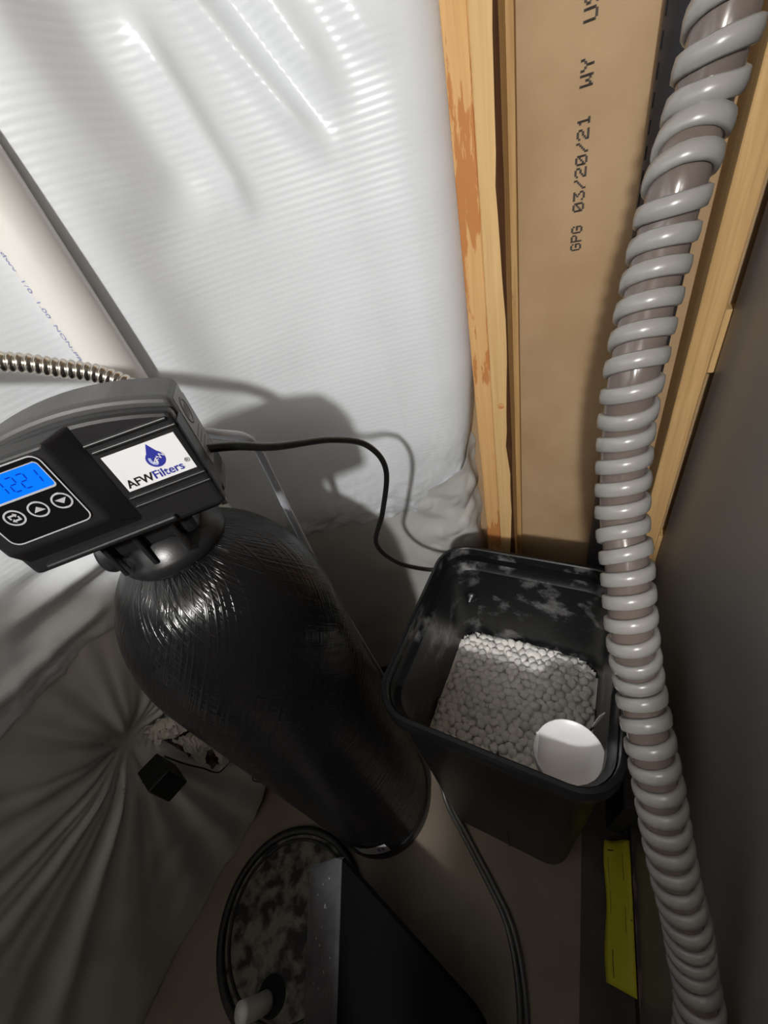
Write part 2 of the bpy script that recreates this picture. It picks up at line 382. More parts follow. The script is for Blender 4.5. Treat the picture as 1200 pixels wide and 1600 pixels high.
# ------------------------------------------------------------------ insulation blanket and the loose sheet below it
PLAN = [(-.955, -2.6), (-.95, -1.9), (-.94, -1.2), (-.925, -.6), (-.90, -.2), (-.84, .15), (-.71, .45), (-.52, .69), (-.36, .792), (-.268, .832), (-.228, .868), (-.212, .920)]
def plan_curve():
    P = catmull([(x, y, 0) for x, y in PLAN], 24); s = [0.0]
    for a, b in zip(P, P[1:]): s.append(s[-1] + (b - a).length)
    return P, s
PC, PS = plan_curve(); SMAX = PS[-1]
PSn = np.array(PS); PX = np.array([p.x for p in PC]); PY = np.array([p.y for p in PC])
def plan(s):
    x = np.interp(s, PSn, PX); y = np.interp(s, PSn, PY); e = 0.01
    tx = np.interp(s + e, PSn, PX) - np.interp(s - e, PSn, PX); ty = np.interp(s + e, PSn, PY) - np.interp(s - e, PSn, PY)
    l = np.hypot(tx, ty) + 1e-9
    return x, y, ty / l, -tx / l          # position and unit normal into the room
def hem(s):
    return np.interp(s, [0, 2.2, SMAX - 1.15, SMAX - 0.85, SMAX - 0.62, SMAX - 0.38, SMAX - 0.22, SMAX - 0.08, SMAX],
                     [.98, .98, .97, .99, .90, .82, .79, .86, .96])
def smooth01(t): t = np.clip(t, 0, 1); return t * t * (3 - 2 * t)
def ridge(S, Z, a, b, amp, w, tail=0.25):
    """a soft fold along the segment a-b in (s,z)"""
    ax, az = a; bx, bz = b; dx, dz = bx - ax, bz - az; l = math.hypot(dx, dz)
    t = ((S - ax) * dx + (Z - az) * dz) / l; d = ((S - ax) * -dz + (Z - az) * dx) / l
    f = smooth01((t + 0.02) / (tail * l)) * smooth01((l - t + 0.02) / (tail * l))
    return amp * f * np.exp(-(d / w) ** 2)
FOLDS = []   # filled below
SHEETFOLDS = []
def vnoise(S, Z, f, seed):
    out = np.empty(S.shape); fl = out.ravel(); s_, z_ = S.ravel(), Z.ravel()
    for i in range(fl.size): fl[i] = noise.noise((s_[i] * f, z_[i] * f, seed))
    return out
def grid_obj(name, S, Z, X, Y, ZZ, m, parent=None):
    nj, ni = S.shape
    verts = np.stack([X, Y, ZZ], -1).reshape(-1, 3).tolist()
    faces = [(j * ni + i, j * ni + i + 1, (j + 1) * ni + i + 1, (j + 1) * ni + i) for j in range(nj - 1) for i in range(ni - 1)]
    uv = np.stack([S, Z], -1).reshape(-1, 2)
    return mobj(name, verts, faces, m, parent, True, uv)
def blanket_off(S, Z):
    h = hem(S)
    o = -0.045 * np.exp(-((Z - h) / 0.06)) - 0.02 * smooth01((h + .5 - Z) / .5)
    o = o + 0.018 * np.sin(S * 7.0 + 0.7) * smooth01((Z - h) / 0.3)
    o = o + 0.05 * smooth01((Z - 1.45) / 0.7) * smooth01((SMAX - 0.15 - S) / 0.5)
    for f in FOLDS: o = o + ridge(S, Z, *f)
    return o
# folds, as (start, end, height, width) on the surface
def build_blanket():
    ni, nj = 330, 210
    s = np.concatenate([np.linspace(0, SMAX - 1.7, 50)[:-1], np.linspace(SMAX - 1.7, SMAX, ni - 49)])
    v = np.linspace(0, 1, nj) ** 1.15
    S, V = np.meshgrid(s, v); H = hem(S) + 0.012 * np.sin(S * 31) + 0.006 * np.sin(S * 83 + 1)
    Z = H + (2.48 - H) * V
    O = blanket_off(S, Z) + 0.0035 * vnoise(S, Z, 9, 2.0) * smooth01(1.2 - (Z - H))
    hemz = np.exp(-((Z - H) / 0.09))
    O = O + hemz * (0.012 * vnoise(S, Z, 26, 5.0) + 0.006 * vnoise(S, Z, 70, 8.0))
    x, y, nx, ny = plan(S)
    return grid_obj('insulation_blanket', S, Z, x + nx * O, y + ny * O, Z, 'poly')
PLUG_SZ = None
def build_sheet():
    ni, nj = 330, 200
    s = np.concatenate([np.linspace(0, SMAX - 1.9, 40)[:-1], np.linspace(SMAX - 1.9, SMAX, ni - 39)])
    v = np.linspace(0, 1, nj); S, V = np.meshgrid(s, v)
    top = hem(S) + 0.10
    # ragged lower edge: on the floor near the pit, lifted off it behind the tank
    bot = 0.004 + np.interp(S, [0, SMAX - 1.16, SMAX - 1.08, SMAX - 1.0, SMAX], [0, 0, 0.05, 0.10, 0.04]) + 0.012 * (1 + np.sin(S * 60)) * smooth01((S - (SMAX - 1.2)) / 0.1)
    Z = bot + (top - bot) * V
    x, y, nx, ny = plan(S)
    O = -0.035 - 0.075 * smooth01((0.5 - Z) / 0.5) * 0.0 - 0.02
    O = O + 0.012 * vnoise(S, Z, 4, 3.0) + 0.004 * vnoise(S, Z, 14, 7.0)
    sp, zp = PLUG
    R = np.hypot(S - sp, Z - zp); TH = np.arctan2(Z - zp, S - sp)
    rad = vnoise(np.cos(TH) * 2.6, np.sin(TH) * 2.6, 2.2, 4.0) + 0.6 * vnoise(np.cos(TH) * 6, np.sin(TH) * 6, 1.6, 9.0)
    O = O + 0.026 * rad * smooth01(R / 0.10) * np.exp(-R / 0.5) - 0.05 * np.exp(-(R / 0.09) ** 2)
    # long pleats falling from the gather
    ang = TH + math.pi / 2
    O = O + 0.006 * np.sin(ang * 26 + 2 * np.sin(ang * 5)) * np.exp(-(ang / 0.9) ** 2) * smooth01((R - 0.05) / 0.12)
    for f in SHEETFOLDS: O = O + ridge(S, Z, *f)
    O = np.minimum(O, 0.05)
    O = O + smooth01((S - (SMAX - 0.30)) / 0.15) * (0.035 + 0.016 * vnoise(S, Z, 13, 6.0) + 0.008 * np.abs(vnoise(S, Z, 22, 2.0)))
    global SHEET; SHEET = (S, Z, O)
    return grid_obj('plastic_sheet', S, Z, x + nx * O, y + ny * O, Z, 'sheet')
def _f(a, b, amp, w, tail=0.3): FOLDS.append(((SMAX + a[0], a[1]), (SMAX + b[0], b[1]), amp, w, tail))
_f((-.43, 1.93), (-.240, 1.640), 0.016, 0.016)
_f((-.40, 1.96), (-.225, 1.665), -0.012, 0.014)
_f((-.36, 1.98), (-.20, 1.69), 0.014, 0.020)
_f((-.45, 1.83), (-.385, 1.60), 0.012, 0.018)
_f((-.52, 1.86), (-.46, 1.62), -0.010, 0.030)
_f((-.28, 1.95), (-.12, 1.72), 0.008, 0.022)
_f((-.62, 1.95), (-.53, 1.60), 0.012, 0.04)
_f((-.62, 2.6), (-.62, 1.05), 0.035, 0.07)
_f((-1.12, 1.12), (-.84, 1.14), -0.020, 0.022)
_f((-1.06, 1.21), (-.82, 1.20), -0.014, 0.016)
_f((-1.10, 1.17), (-.84, 1.17), 0.014, 0.016)
_f((-1.25, 1.05), (-.95, 1.08), 0.014, 0.02)
PLUG = (SMAX - 1.16, 0.67)
tag(build_blanket(), 'white ribbed poly-faced insulation blanket bulging across the wall corner', 'insulation')
tag(build_sheet(), 'loose greyish plastic sheet hanging to the floor below the white blanket, gathered in pleats', 'plastic sheet')

# ------------------------------------------------------------------ water softener
TX, TY = -0.513, 0.250
KS = 1.18; ZO = 0.288 / KS      # head and tank share one scale; local heights are lowered by ZO so the base meets the floor
ws = thing('water_softener', 'tall black fibre-wound water softener tank with a digital control head on top', 'water softener', (TX, TY, 0), math.radians(40))
TR = 0.148
zb = ZO
prof = [(0.140, zb + 0.030), (TR, zb + 0.045)]
zc = 1.118
prof += [(TR, zb + 0.045 + (zc - zb - 0.045) * i / 28) for i in range(1, 29)]
DH = 1.334 - zc
for i in range(1, 41):
    t = min(1.0, i / 40 * 0.995); prof.append((max(0.050, TR * (1 - t ** 2.15) ** (1 / 2.15)), zc + DH * t))
lathe('tank_shell', prof, 'tank', ws, n=96, uv=True)
lathe('tank_base', [(r_, z_ + ZO) for r_, z_ in ((0.0, 0.0), (0.146, 0.0), (0.151, 0.006), (0.151, 0.050), (0.149, 0.056), (0.1482, 0.056))], 'blacks', ws, n=72)
# small white sticker low on the shell, curved round it
def wrap_patch(name, a0, a1, z0, z1, r, m, parent, n=10, skew=0.0):
    v, f = [], []
    for i in range(n + 1):
        a = math.radians(a0 + (a1 - a0) * i / n)
        for z in (z0, z1): v.append((r * math.cos(a), r * math.sin(a), z + skew * i / n))
    for i in range(n): f.append((2 * i, 2 * i + 2, 2 * i + 3, 2 * i + 1))
    return mobj(name, v, f, m, parent, True)
stk = wrap_patch('tank_sticker', -122, -92, ZO + 0.060, ZO + 0.135, TR + 0.0008, 'white', ws)
wrap_patch('sticker_mark', -97.5, -95.5, ZO + 0.085, ZO + 0.115, TR + 0.0014, 'logo_blue', stk, 4)
wrap_patch('sticker_mark', -101.5, -99.5, ZO + 0.085, ZO + 0.115, TR + 0.0014, 'logo_blue', stk, 4)
lathe('neck_collar', [(0.050, 1.316), (0.062, 1.318), (0.064, 1.322), (0.064, 1.336), (0.058, 1.340), (0.056, 1.360), (0.0, 1.360)], 'black', ws, n=48)
vb = box('valve_body', -0.048, 0.052, -0.052, 0.045, 1.352, 1.412, 'black', ws, bev=0.010, seg=3)
for sx in (-0.040, -0.008, 0.030):
    box('valve_rib', sx, sx + 0.005, -0.062, -0.05, 1.340, 1.40, 'black', vb, bev=0.0015)
yk = lathe('valve_port', [(0.0, 0), (0.021, 0), (0.023, 0.004), (0.023, 0.05), (0.0, 0.05)], 'black', ws, n=28); yk.location = (-0.064, -0.02, 1.350); yk.rotation_euler = (0, math.radians(90), 0)
bl = lathe('clamp_bolt', [(0.0, 0), (0.0042, 0), (0.0042, 0.03), (0.007, 0.031), (0.007, 0.037), (0.0, 0.037)], 'metal', ws, n=14); bl.location = (0.058, -0.058, 1.385); bl.rotation_euler = (0, math.radians(90), 0)
box('valve_flange', 0.030, 0.090, -0.064, 0.030, 1.380, 1.406, 'black', ws, bev=0.004)
# drive cover
def arch(x0, x1, zb, zs, zt, n=16, cut=0.0):
    pts = [(x0, zb), (x1, zb)]
    for i in range(n + 1):
        t = 1 - i / n; x = x0 + (x1 - x0) * t
        pts.append((x, zs + (zt - zs) * (1 - (2 * t - 1) ** 2)))
    return pts
HX0, HX1 = -0.074, 0.106
bc = prism('back_cover', arch(HX0, HX1, 1.404, 1.505, 1.523), 'y', -0.028, -0.084, 'charcoal', ws, bev=0.005, seg=3)
fc = prism('front_cover', arch(HX0 + 0.001, HX1 - 0.001, 1.402, 1.499, 1.516), 'y', -0.0845, -0.100, 'blacks', ws, bev=0.005, seg=3)
for x in (0.0855, 0.0935):
    box('cover_ridge', x + 0.011, x + 0.0125, -0.099, -0.03, 1.415, 1.49, 'blacks', bc)
for z, xa, xb in ((1.4935, 0.034, 0.100), (1.4865, 0.036, 0.104), (1.4395, 0.036, 0.104), (1.4305, 0.036, 0.104)):
    box('cover_ridge', xa, xb, -0.1022, -0.0985, z, z + 0.0028, 'blacks', fc, bev=0.0009)
for z in (1.470, 1.459, 1.448, 1.437, 1.426):
    box('cover_ridge', 0.0135, 0.030, -0.1022, -0.0985, z, z + 0.0016, 'blacks', fc, bev=0.0006)
box('cover_lip', -0.058, 0.060, -0.1045, -0.099, 1.4065, 1.412, 'blacks', fc, bev=0.002)
# side sticker with round emblem
ss = box('side_sticker', 0.1058, 0.1064, -0.075, -0.034, 1.432, 1.500, 'sticker', bc)
em = lathe('round_emblem', [(0.0095, 0), (0.0125, 0), (0.0125, 0.0004), (0.0095, 0.0004), (0.0095, 0)], 'stickerd', ss, n=28); em.location = (0.1064, -0.055, 1.481); em.rotation_euler = (0, math.radians(90), 0)
for k in range(3): box('emblem_bar', 0.1064, 0.1068, -0.062 + k * 0.0055, -0.059 + k * 0.0055, 1.476, 1.486, 'stickerd', ss)
for k in range(4): box('sticker_print', 0.1064, 0.1067, -0.070, -0.042, 1.442 + k * 0.006, 1.444 + k * 0.006, 'stickerd', ss)
# display housing
def frustum(name, b0, b1, y0, y1, m, parent, bev=0.003):
    (x0, x1, za, zb), (u0, u1, wa, wb_) = b0, b1
    bm = bmesh.new()
    V = [bm.verts.new(p) for p in ((x0, y0, za), (x1, y0, za), (x1, y0, zb), (x0, y0, zb), (u0, y1, wa), (u1, y1, wa), (u1, y1, wb_), (u0, y1, wb_))]
    for f in ((0, 1, 2, 3), (7, 6, 5, 4), (0, 4, 5, 1), (1, 5, 6, 2), (2, 6, 7, 3), (3, 7, 4, 0)): bm.faces.new([V[i] for i in f])
    bmesh.ops.recalc_face_normals(bm, faces=bm.faces[:])
    bmesh.ops.bevel(bm, geom=bm.edges[:], offset=bev, segments=3, profile=0.5, affect='EDGES')
    return bm_obj(name, bm, m, parent)
dh = frustum('display_housing', (-0.070, 0.036, 1.416, 1.5145), (-0.062, 0.020, 1.438, 1.5125), -0.098, -0.118, 'blacks', ws)
YP = -0.1182
def flat(name, pts, y, m, parent, th=0.0004):
    return prism(name, pts, 'y', y, y - th, m, parent)
def rr_at(x0, x1, z0, z1, r): return [(p[0] + (x0 + x1) / 2, p[1] + (z0 + z1) / 2) for p in rrect(x1 - x0, z1 - z0, r, 5)]
def ring_flat(name, outer, inner, y, m, parent, th=0.0004):
    n = len(outer); v = [(p[0], y, p[1]) for p in outer] + [(p[0], y, p[1]) for p in inner] + [(p[0], y - th, p[1]) for p in outer] + [(p[0], y - th, p[1]) for p in inner]
    f = []
    for i in range(n):
        j = (i + 1) % n; f += [(2 * n + i, 2 * n + j, 3 * n + j, 3 * n + i), (i, j, 2 * n + j, 2 * n + i), (n + j, n + i, 3 * n + i, 3 * n + j)]
    return mobj(name, v, f, m, parent)
PX0, PX1, PZ0, PZ1 = -0.050, 0.0135, 1.4455, 1.5085
cp = flat('control_panel', rr_at(PX0, PX1, PZ0, PZ1, 0.007), YP, 'gloss', ws, 0.0008)
ring_flat('panel_outline', rr_at(PX0, PX1, PZ0, PZ1, 0.007), rr_at(PX0 + 0.0010, PX1 - 0.0010, PZ0 + 0.0010, PZ1 - 0.0010, 0.006), YP - 0.0008, 'silver', cp)
LX0, LX1, LZ0, LZ1 = -0.046, 0.0095, 1.4825, 1.5030
flat('lcd_screen', rr_at(LX0, LX1, LZ0, LZ1, 0.0025), YP - 0.0008, 'lcd', cp)
ring_flat('lcd_frame', rr_at(LX0 - .0006, LX1 + .0006, LZ0 - .0016, LZ1 + .0006, 0.003), rr_at(LX0, LX1, LZ0, LZ1, 0.0025), YP - 0.0008, 'silver', cp, 0.0006)
SEG = {'1': 'bc', '2': 'abged'}
def digit(ch, x, z, w, h, y, parent):
    t = 0.0010; v, f = [], []
    S_ = {'a': (0, h, w, h), 'b': (w, h / 2, w, h), 'c': (w, 0, w, h / 2), 'd': (0, 0, w, 0), 'e': (0, 0, 0, h / 2), 'f': (0, h / 2, 0, h), 'g': (0, h / 2, w, h / 2)}
    for k in SEG[ch]:
        a, b, c, d = S_[k]; i = len(v); hor = b == d
        g = 0.0007
        if hor: q = ((a + g, b - t / 2), (c - g, b - t / 2), (c - g, b + t / 2), (a + g, b + t / 2))
        else: q = ((a - t / 2, b + g), (a + t / 2, b + g), (a + t / 2, d - g), (a - t / 2, d - g))
        v += [(x + p[0] + (p[1]) * 0.06, y, z + p[1]) for p in q]; f.append((i, i + 1, i + 2, i + 3))
    return mobj('lcd_digit', v, f, 'lcd_seg', parent)
for ch, x in (('1', -0.0262), ('2', -0.0170), ('2', -0.0092), ('1', -0.0012)):
    digit(ch, x, 1.4868, 0.0052, 0.0118, YP - 0.0014, cp)
for k, (bx_, ic) in enumerate(((-0.0325, 'cycle'), (-0.0145, 'up'), (0.0035, 'down'))):
    cz = 1.4685
    def circ(r, n=24): return [(bx_ + r * math.cos(2 * math.pi * i / n), cz + r * math.sin(2 * math.pi * i / n)) for i in range(n)]
    b = ring_flat('button', circ(0.0072), circ(0.0059), YP - 0.0008, 'silver', cp)
    # icons are print on the button face; sub-part depth ends here
    if ic == 'up': pts = [(bx_ - 0.0042, cz - 0.0018), (bx_ + 0.0042, cz - 0.0018), (bx_, cz + 0.0026)]
    elif ic == 'down': pts = [(bx_ - 0.0042, cz + 0.0018), (bx_, cz - 0.0026), (bx_ + 0.0042, cz + 0.0018)]
    if ic != 'cycle': flat('button_icon', pts, YP - 0.0008, 'silver', cp)
    else:
        for sgn in (1, -1):
            flat('button_icon', [(bx_ + sgn * a, cz + sgn * c) for a, c in ((-0.0034, -0.0006), (-0.0034, 0.0030), (0.0010, 0.0030), (0.0010, 0.0042), (0.0032, 0.0022), (0.0010, 0.0004), (0.0010, 0.0016), (-0.0022, 0.0016), (-0.0022, -0.0006))], YP - 0.0008, 'silver', cp)
# brand label
YL = -0.1004
lb = flat('brand_label', [(0.0400, 1.4470), (0.0995, 1.4470), (0.0985, 1.4825), (0.0390, 1.4825)], YL, 'white', ws)
YT = YL - 0.0006
dp = []
cx, cz, dr = 0.0745, 1.4665, 0.0076
for i in range(25):
    a = math.radians(125 + 290 * i / 24); dp.append((cx + dr * math.cos(a), cz + dr * math.sin(a)))
dp.append((cx, cz + 0.0145))
flat('logo_drop', dp, YT + 0.0003, 'logo_blue', lb, 0.0003)
arcv = []
for i in range(13):
    a = math.radians(150 + 110 * i / 12); arcv.append((cx + 0.0056 * math.cos(a), cz + 0.0056 * math.sin(a)))
for i in range(12, -1, -1):
    a = math.radians(150 + 110 * i / 12); arcv.append((cx + 0.0034 * math.cos(a), cz + 0.0034 * math.sin(a)))
flat('logo_swirl', arcv, YT, 'logo_light', lb, 0.0002)
def front_text(name, s, x, z, size, m, parent, sx=1.0, bold=0.0):
    return text_obj(name, s, size, lambda a, b: (x + a * sx, YT - 0.0003, z + b), m, parent, bold)
for ch, dx, dz, rot in (('A', -0.0040, -0.0035, -0.3), ('F', -0.0004, -0.0034, 0.1), ('W', 0.0030, -0.0018, 0.45)):
    c_, s_ = math.cos(rot), math.sin(rot)
    text_obj('logo_letter', ch, 0.0066, lambda a, b, dx=dx, dz=dz, c_=c_, s_=s_: (cx + dx + a * c_ - b * s_, YT - 0.0004, cz + dz + a * s_ + b * c_), 'white', lb)
front_text('brand_lettering', 'AFW', 0.0420, 1.4500, 0.0108, 'logo_black', lb, 0.96, 0.00016)
front_text('brand_lettering', 'Filters', 0.0645, 1.4500, 0.0108, 'logo_blue', lb, 0.98, 0.00012)
front_text('brand_lettering', '\u00ae', 0.0938, 1.4545, 0.0058, 'logo_black', lb, 1.0)

ws.scale = (KS, KS, KS)
for c in ws.children: c.location.z -= ZO
# ------------------------------------------------------------------ tubing and pipes round the softener
bt = catmull([(-.378, .272, 1.416), (-.360, .305, 1.398), (-.350, .352, 1.366), (-.337, .46, 1.307), (-.321, .531, 1.248), (-.319, .566, 1.168), (-.351, .559, 1.061), (-.386, .548, .969), (-.364, .574, .879), (-.315, .605, .826), (-.262, .622, .812)], 12)
tag(tube('brine_line', bt, 0.0055, 'tube', n=14), 'thin black tube looping from the control head into the brine bin', 'tube')
ct = catmull([(-.43, .29, 1.43), (-.433, .345, 1.39), (-.455, .415, 1.334), (-.473, .436, 1.249), (-.48, .440, 1.14), (-.475, .44, .9), (-.45, .45, .4), (-.43, .46, .03)], 10)
tag(tube('drain_tube', ct, 0.0075, 'cleart', n=14), 'clear plastic tube bending down behind the control head', 'tube')
PXp, PYp, PR = -0.682, 0.432, 0.0375
pp = thing('pvc_pipe', 'white PVC drain pipe with blue print standing behind the control head', 'pipe', (PXp, PYp, 0))
lathe('pipe_wall', [(PR, 0.001)] + [(PR, 0.1 * i) for i in range(1, 25)] + [(PR, 2.48)], 'pvc', pp, n=48)
def on_pipe(z0, a0):
    return lambda a, b: ((PR + 0.0005) * math.cos(math.radians(a0) + b / PR), (PR + 0.0005) * math.sin(math.radians(a0) + b / PR), z0 - a)
text_obj('pipe_print', 'NSF-dwv  1/0  1.00  NON-PRESSURE', 0.0145, on_pipe(1.668, -105), 'pvc_ink', pp)
# stainless corrugated connector
fx = resample(catmull([(-.78, .06, 1.635), (-.665, .170, 1.588), (-.568, .249, 1.544), (-.532, .278, 1.521), (-.497, .300, 1.498), (-.465, .305, 1.470), (-.445, .285, 1.44)], 16), 0.0011)
tag(tube('flexible_connector', fx, 0.010, 'stainless', n=18, rf=lambda j: 0.0088 + 0.0024 * (0.5 + 0.5 * math.sin(j * 2 * math.pi / 7)) ** 0.7), 'corrugated stainless water connector running behind the control head', 'connector')

# ------------------------------------------------------------------ brine bin
bn = thing('brine_bin', 'open black plastic brine bin with a rolled rim, scuffed inside', 'bin', (-0.080, 0.437, 0), math.radians(-5))
def R3(w, d, r, z, n=7): return [(x, y, z) for x, y in rrect(w, d, r, n)]
RZ = 0.86
bn.scale = (1.05, 1.06, 1.0)
autosmooth(loft('bin_body', [R3(.335, .355, .055, 0.0), R3(.342, .362, .06, 0.012), R3(.375, .393, .06, RZ - .055), R3(.375, .393, .06, RZ - .02)], 'brine', bn, cap0=True), 40)
autosmooth(loft('bin_lining', [R3(.382, .400, .062, RZ - 0.001), R3(.374, .392, .060, RZ - .045), R3(.362, .380, .062, RZ - .058), R3(.356, .374, .06, RZ - .062), R3(.352, .370, .06, RZ - .085), R3(.330, .350, .05, .05)], 'brine_in', bn, cap1=True), 25)
autosmooth(loft('bin_rim', [R3(.376, .394, .06, RZ - .058), R3(.398, .416, .068, RZ - .052), R3(.402, .420, .07, RZ - .044), R3(.402, .420, .07, RZ - .006), R3(.398, .416, .068, RZ), R3(.386, .404, .064, RZ + .001), R3(.382, .400, .062, RZ - .001)], 'brine', bn), 50)
for yy in (-0.1815,):
    box('moulded_rib', 0.018, 0.022, yy - 0.004, yy + 0.004, 0.02, RZ - .07, 'brine', bn, bev=0.001)
of = lathe('overflow_fitting', [(0.0, 0), (0.006, 0), (0.006, 0.010), (0.011, 0.011), (0.013, 0.016), (0.016, 0.018), (0.017, 0.024)], 'black', bn, n=24); of.location = (-0.140, 0.158, 0.690); of.rotation_euler = (math.radians(-90), 0, 0)
wl = thing('brine_well', 'round white capped tube standing in the brine bin salt', 'tube', (0.040, 0.284, 0.40), 0)
lathe('well_tube', [(0.044, 0.15), (0.044, 0.36)], 'white', wl, n=40)
lathe('well_cap', [(0.054, 0.348), (0.0575, 0.350), (0.059, 0.355), (0.059, 0.372), (0.0575, 0.3765), (0.0555, 0.3765), (0.0545, 0.3745), (0.030, 0.3742), (0.0, 0.3742)], 'white', wl, n=64)
box('cap_rib', -0.056, -0.050, -0.022, 0.022, 0.3740, 0.3762, 'white', wl, bev=0.001)
sb_ = box('bin_strap', -0.004, 0.004, -0.0005, 0.0005, 0, 0.115, 'sticker', bn, bev=0.0003)
sb_.location = (0.150, -0.070, 0.700); sb_.rotation_euler = (0.10, 0.10, 0.9); sb_.scale = (1.6, 2, 1)
# salt: a bed and a top layer of single pellets
SZ = 0.535
def salt_h(x, y): return SZ + 0.012 * noise.noise((x * 7, y * 7, 3.0)) + 0.010 * (y / 0.17)* -1 
ca, sa = math.cos(math.radians(-5)), math.sin(math.radians(-5))
def w2(x, y):
    x, y = x * 1.05, y * 1.06
    return (-0.080 + x * ca - y * sa, 0.437 + x * sa + y * ca)
def inside(x, y, m): 
    w, d, r = .347 - 2 * m, .366 - 2 * m, .055
    ax, ay = abs(x) - (w / 2 - r), abs(y) - (d / 2 - r)
    return (ax < r and ay < r) and not (ax > 0 and ay > 0 and ax * ax + ay * ay > r * r)
sv, sf = [], []
ng = 60
for j in range(ng + 1):
    for i in range(ng + 1):
        x = -.171 + .342 * i / ng; y = -.181 + .362 * j / ng
        px, py = w2(x, y); k = 1.0
        sv.append((px, py, salt_h(x, y) - 0.0035 + 0.006 * noise.noise((x * 70, y * 70, 1))))
for j in range(ng):
    for i in range(ng):
        x = -.171 + .342 * (i + .5) / ng; y = -.181 + .362 * (j + .5) / ng; px, py = w2(x, y)
        if inside(x, y, 0.004) and math.hypot(px - 0.040, py - 0.284) > 0.056:
            a = j * (ng + 1) + i; sf.append((a, a + 1, a + ng + 2, a + ng + 1))
tag(mobj('salt_bed', sv, sf, 'salt', None, True), 'bed of softener salt filling the brine bin under the top pellets', 'salt', kind='stuff')
def pellet_mesh(k):
    rnd = random.Random(k); v, f = [], []
    n, rings = 7, (-0.62, 0.15, 0.72)
    v.append((0, 0, -1))
    for q in rings:
        rr = math.sqrt(1 - abs(q) ** 2.6) 
        for i in range(n):
            a = 2 * math.pi * i / n; d = 1 + rnd.uniform(-.16, .16); v.append((rr * d * math.cos(a), rr * d * math.sin(a), q * (1 + rnd.uniform(-.1, .1))))
    v.append((0, 0, 1))
    for i in range(n): f.append((0, 1 + (i + 1) % n, 1 + i))
    for j in range(2):
        for i in range(n):
            a, b = 1 + j * n + i, 1 + j * n + (i + 1) % n; f.append((a, b, b + n, a + n))
    for i in range(n): f.append((1 + 3 * n, 1 + 2 * n + i, 1 + 2 * n + (i + 1) % n))
    me = bpy.data.meshes.new('salt_pellet'); me.from_pydata(v, [], f); me.shade_smooth(); me.materials.append(MT['salt']); return me
PM = [pellet_mesh(k) for k in range(6)]
SP = 0.0192; cnt = 0; cand = []
for j in range(-14, 15):
    for i in range(-14, 15):
        x = (i + 0.5 * (j % 2)) * SP + random.uniform(-.0035, .0035); y = j * SP * 0.866 + random.uniform(-.0035, .0035)
        px, py = w2(x, y)
        if inside(x, y, 0.012) and math.hypot(px - 0.040, py - 0.284) > 0.064: cand.append((y, x, px, py))
cand.sort(reverse=True)
for (y, x, px, py) in cand[:296]:
    o = bpy.data.objects.new('salt_pellet', PM[cnt % 6]); col.objects.link(o); cnt += 1
    o.location = (px, py, salt_h(x, y) + random.uniform(-.0015, .003))
    o.rotation_euler = (random.uniform(-.7, .7), random.uniform(-.7, .7), random.uniform(0, 6.28))
    k = random.uniform(.85, 1.2); o.scale = (.0125 * k, .0110 * k, .0085 * k)
    tag(o, 'small white pillow-shaped salt pellet lying on top in the brine bin', 'salt pellet', 'salt pellets in the brine bin')

# ------------------------------------------------------------------ ribbed hose
hp = [(.14, .80, 2.46), (.128, .70, 2.05), (.108, .605, 1.78), (.089, .548, 1.635), (.083, .540, 1.576), (.073, .510, 1.536), (.068, .500, 1.495), (.061, .472, 1.439), (.056, .441, 1.382), (.057, .428, 1.322), (.063, .389, 1.242), (.070, .362, 1.210),
      (.083, .309, 1.137), (.099, .281, 1.070), (.112, .240, 1.029), (.125, .207, .987), (.141, .170, .928), (.158, .137, .873), (.174, .111, .826), (.190, .082, .760), (.203, .046, .712), (.208, -.02, .60), (.198, -.12, .40), (.175, -.24, .20), (.145, -.35, .085), (.105, -.42, .04), (.055, -.455, .034)]
hpath = resample(catmull(hp, 14), 0.004)
for _ in range(6): hpath = [hpath[0]] + [(a + b * 2 + c) / 4 for a, b, c in zip(hpath, hpath[1:], hpath[2:])] + [hpath[-1]]
rh = thing('ribbed_hose', 'thick translucent grey hose with spiral ribs hanging in front of the bin', 'hose', (0, 0, 0))
HR = 0.0225
tube('hose_wall', hpath, HR, 'hose', rh, n=24, caps=False)
def helix_rib(path, r, pitch, w, h, m, parent):
    pth = resample(path, 0.0013); fr = frames(pth); verts, faces = [], []; k = 8
    for j, (p, (t, u, v)) in enumerate(zip(pth, fr)):
        a = 2 * math.pi * (j * 0.0013) / pitch
        d = u * math.cos(a) + v * math.sin(a)
        for q in range(k):
            b = 2 * math.pi * q / k
            cb_, sb = math.cos(b), math.sin(b)
            verts.append(p + d * (r + h * (0.35 + math.copysign(abs(cb_) ** .6, cb_))) + t * (w * math.copysign(abs(sb) ** .6, sb)))
    for j in range(len(pth) - 1):
        for q in range(k):
            a, b = j * k + q, j * k + (q + 1) % k; faces.append((a, b, b + k, a + k))
    return mobj('spiral_rib', verts, faces, m, parent, True)
helix_rib(hpath, HR, 0.0262, 0.0086, 0.0042, 'rib', rh)
for u in ((.074, .490, 1.537), (.048, .409, 1.292), (.060, .518, 1.534)):
    fl = lathe('paint_fleck', [(0.0001, 0.0015), (0.0026, 0.001), (0.0032, -0.001)], 'fleck', rh, n=9); fl.location = u; fl.rotation_euler = (1.0, 0, 0.3); fl.scale = (1, 1.7, 1)

# ------------------------------------------------------------------ steel cabinet
cb = thing('steel_cabinet', 'large dark grey steel appliance cabinet behind the ribbed hose', 'cabinet', (0.245, 0, 0))
box('cabinet_body', 0.0, 0.55, -0.55, 0.890, 0.045, 1.95, 'steel', cb, bev=0.003)
box('cabinet_base', 0.012, 0.54, -0.54, 0.88, 0.0, 0.046, 'hole', cb)
box('bottom_edge', -0.008, 0.013, -0.55, 0.885, 0.0, 0.052, 'rust', cb, bev=0.002)
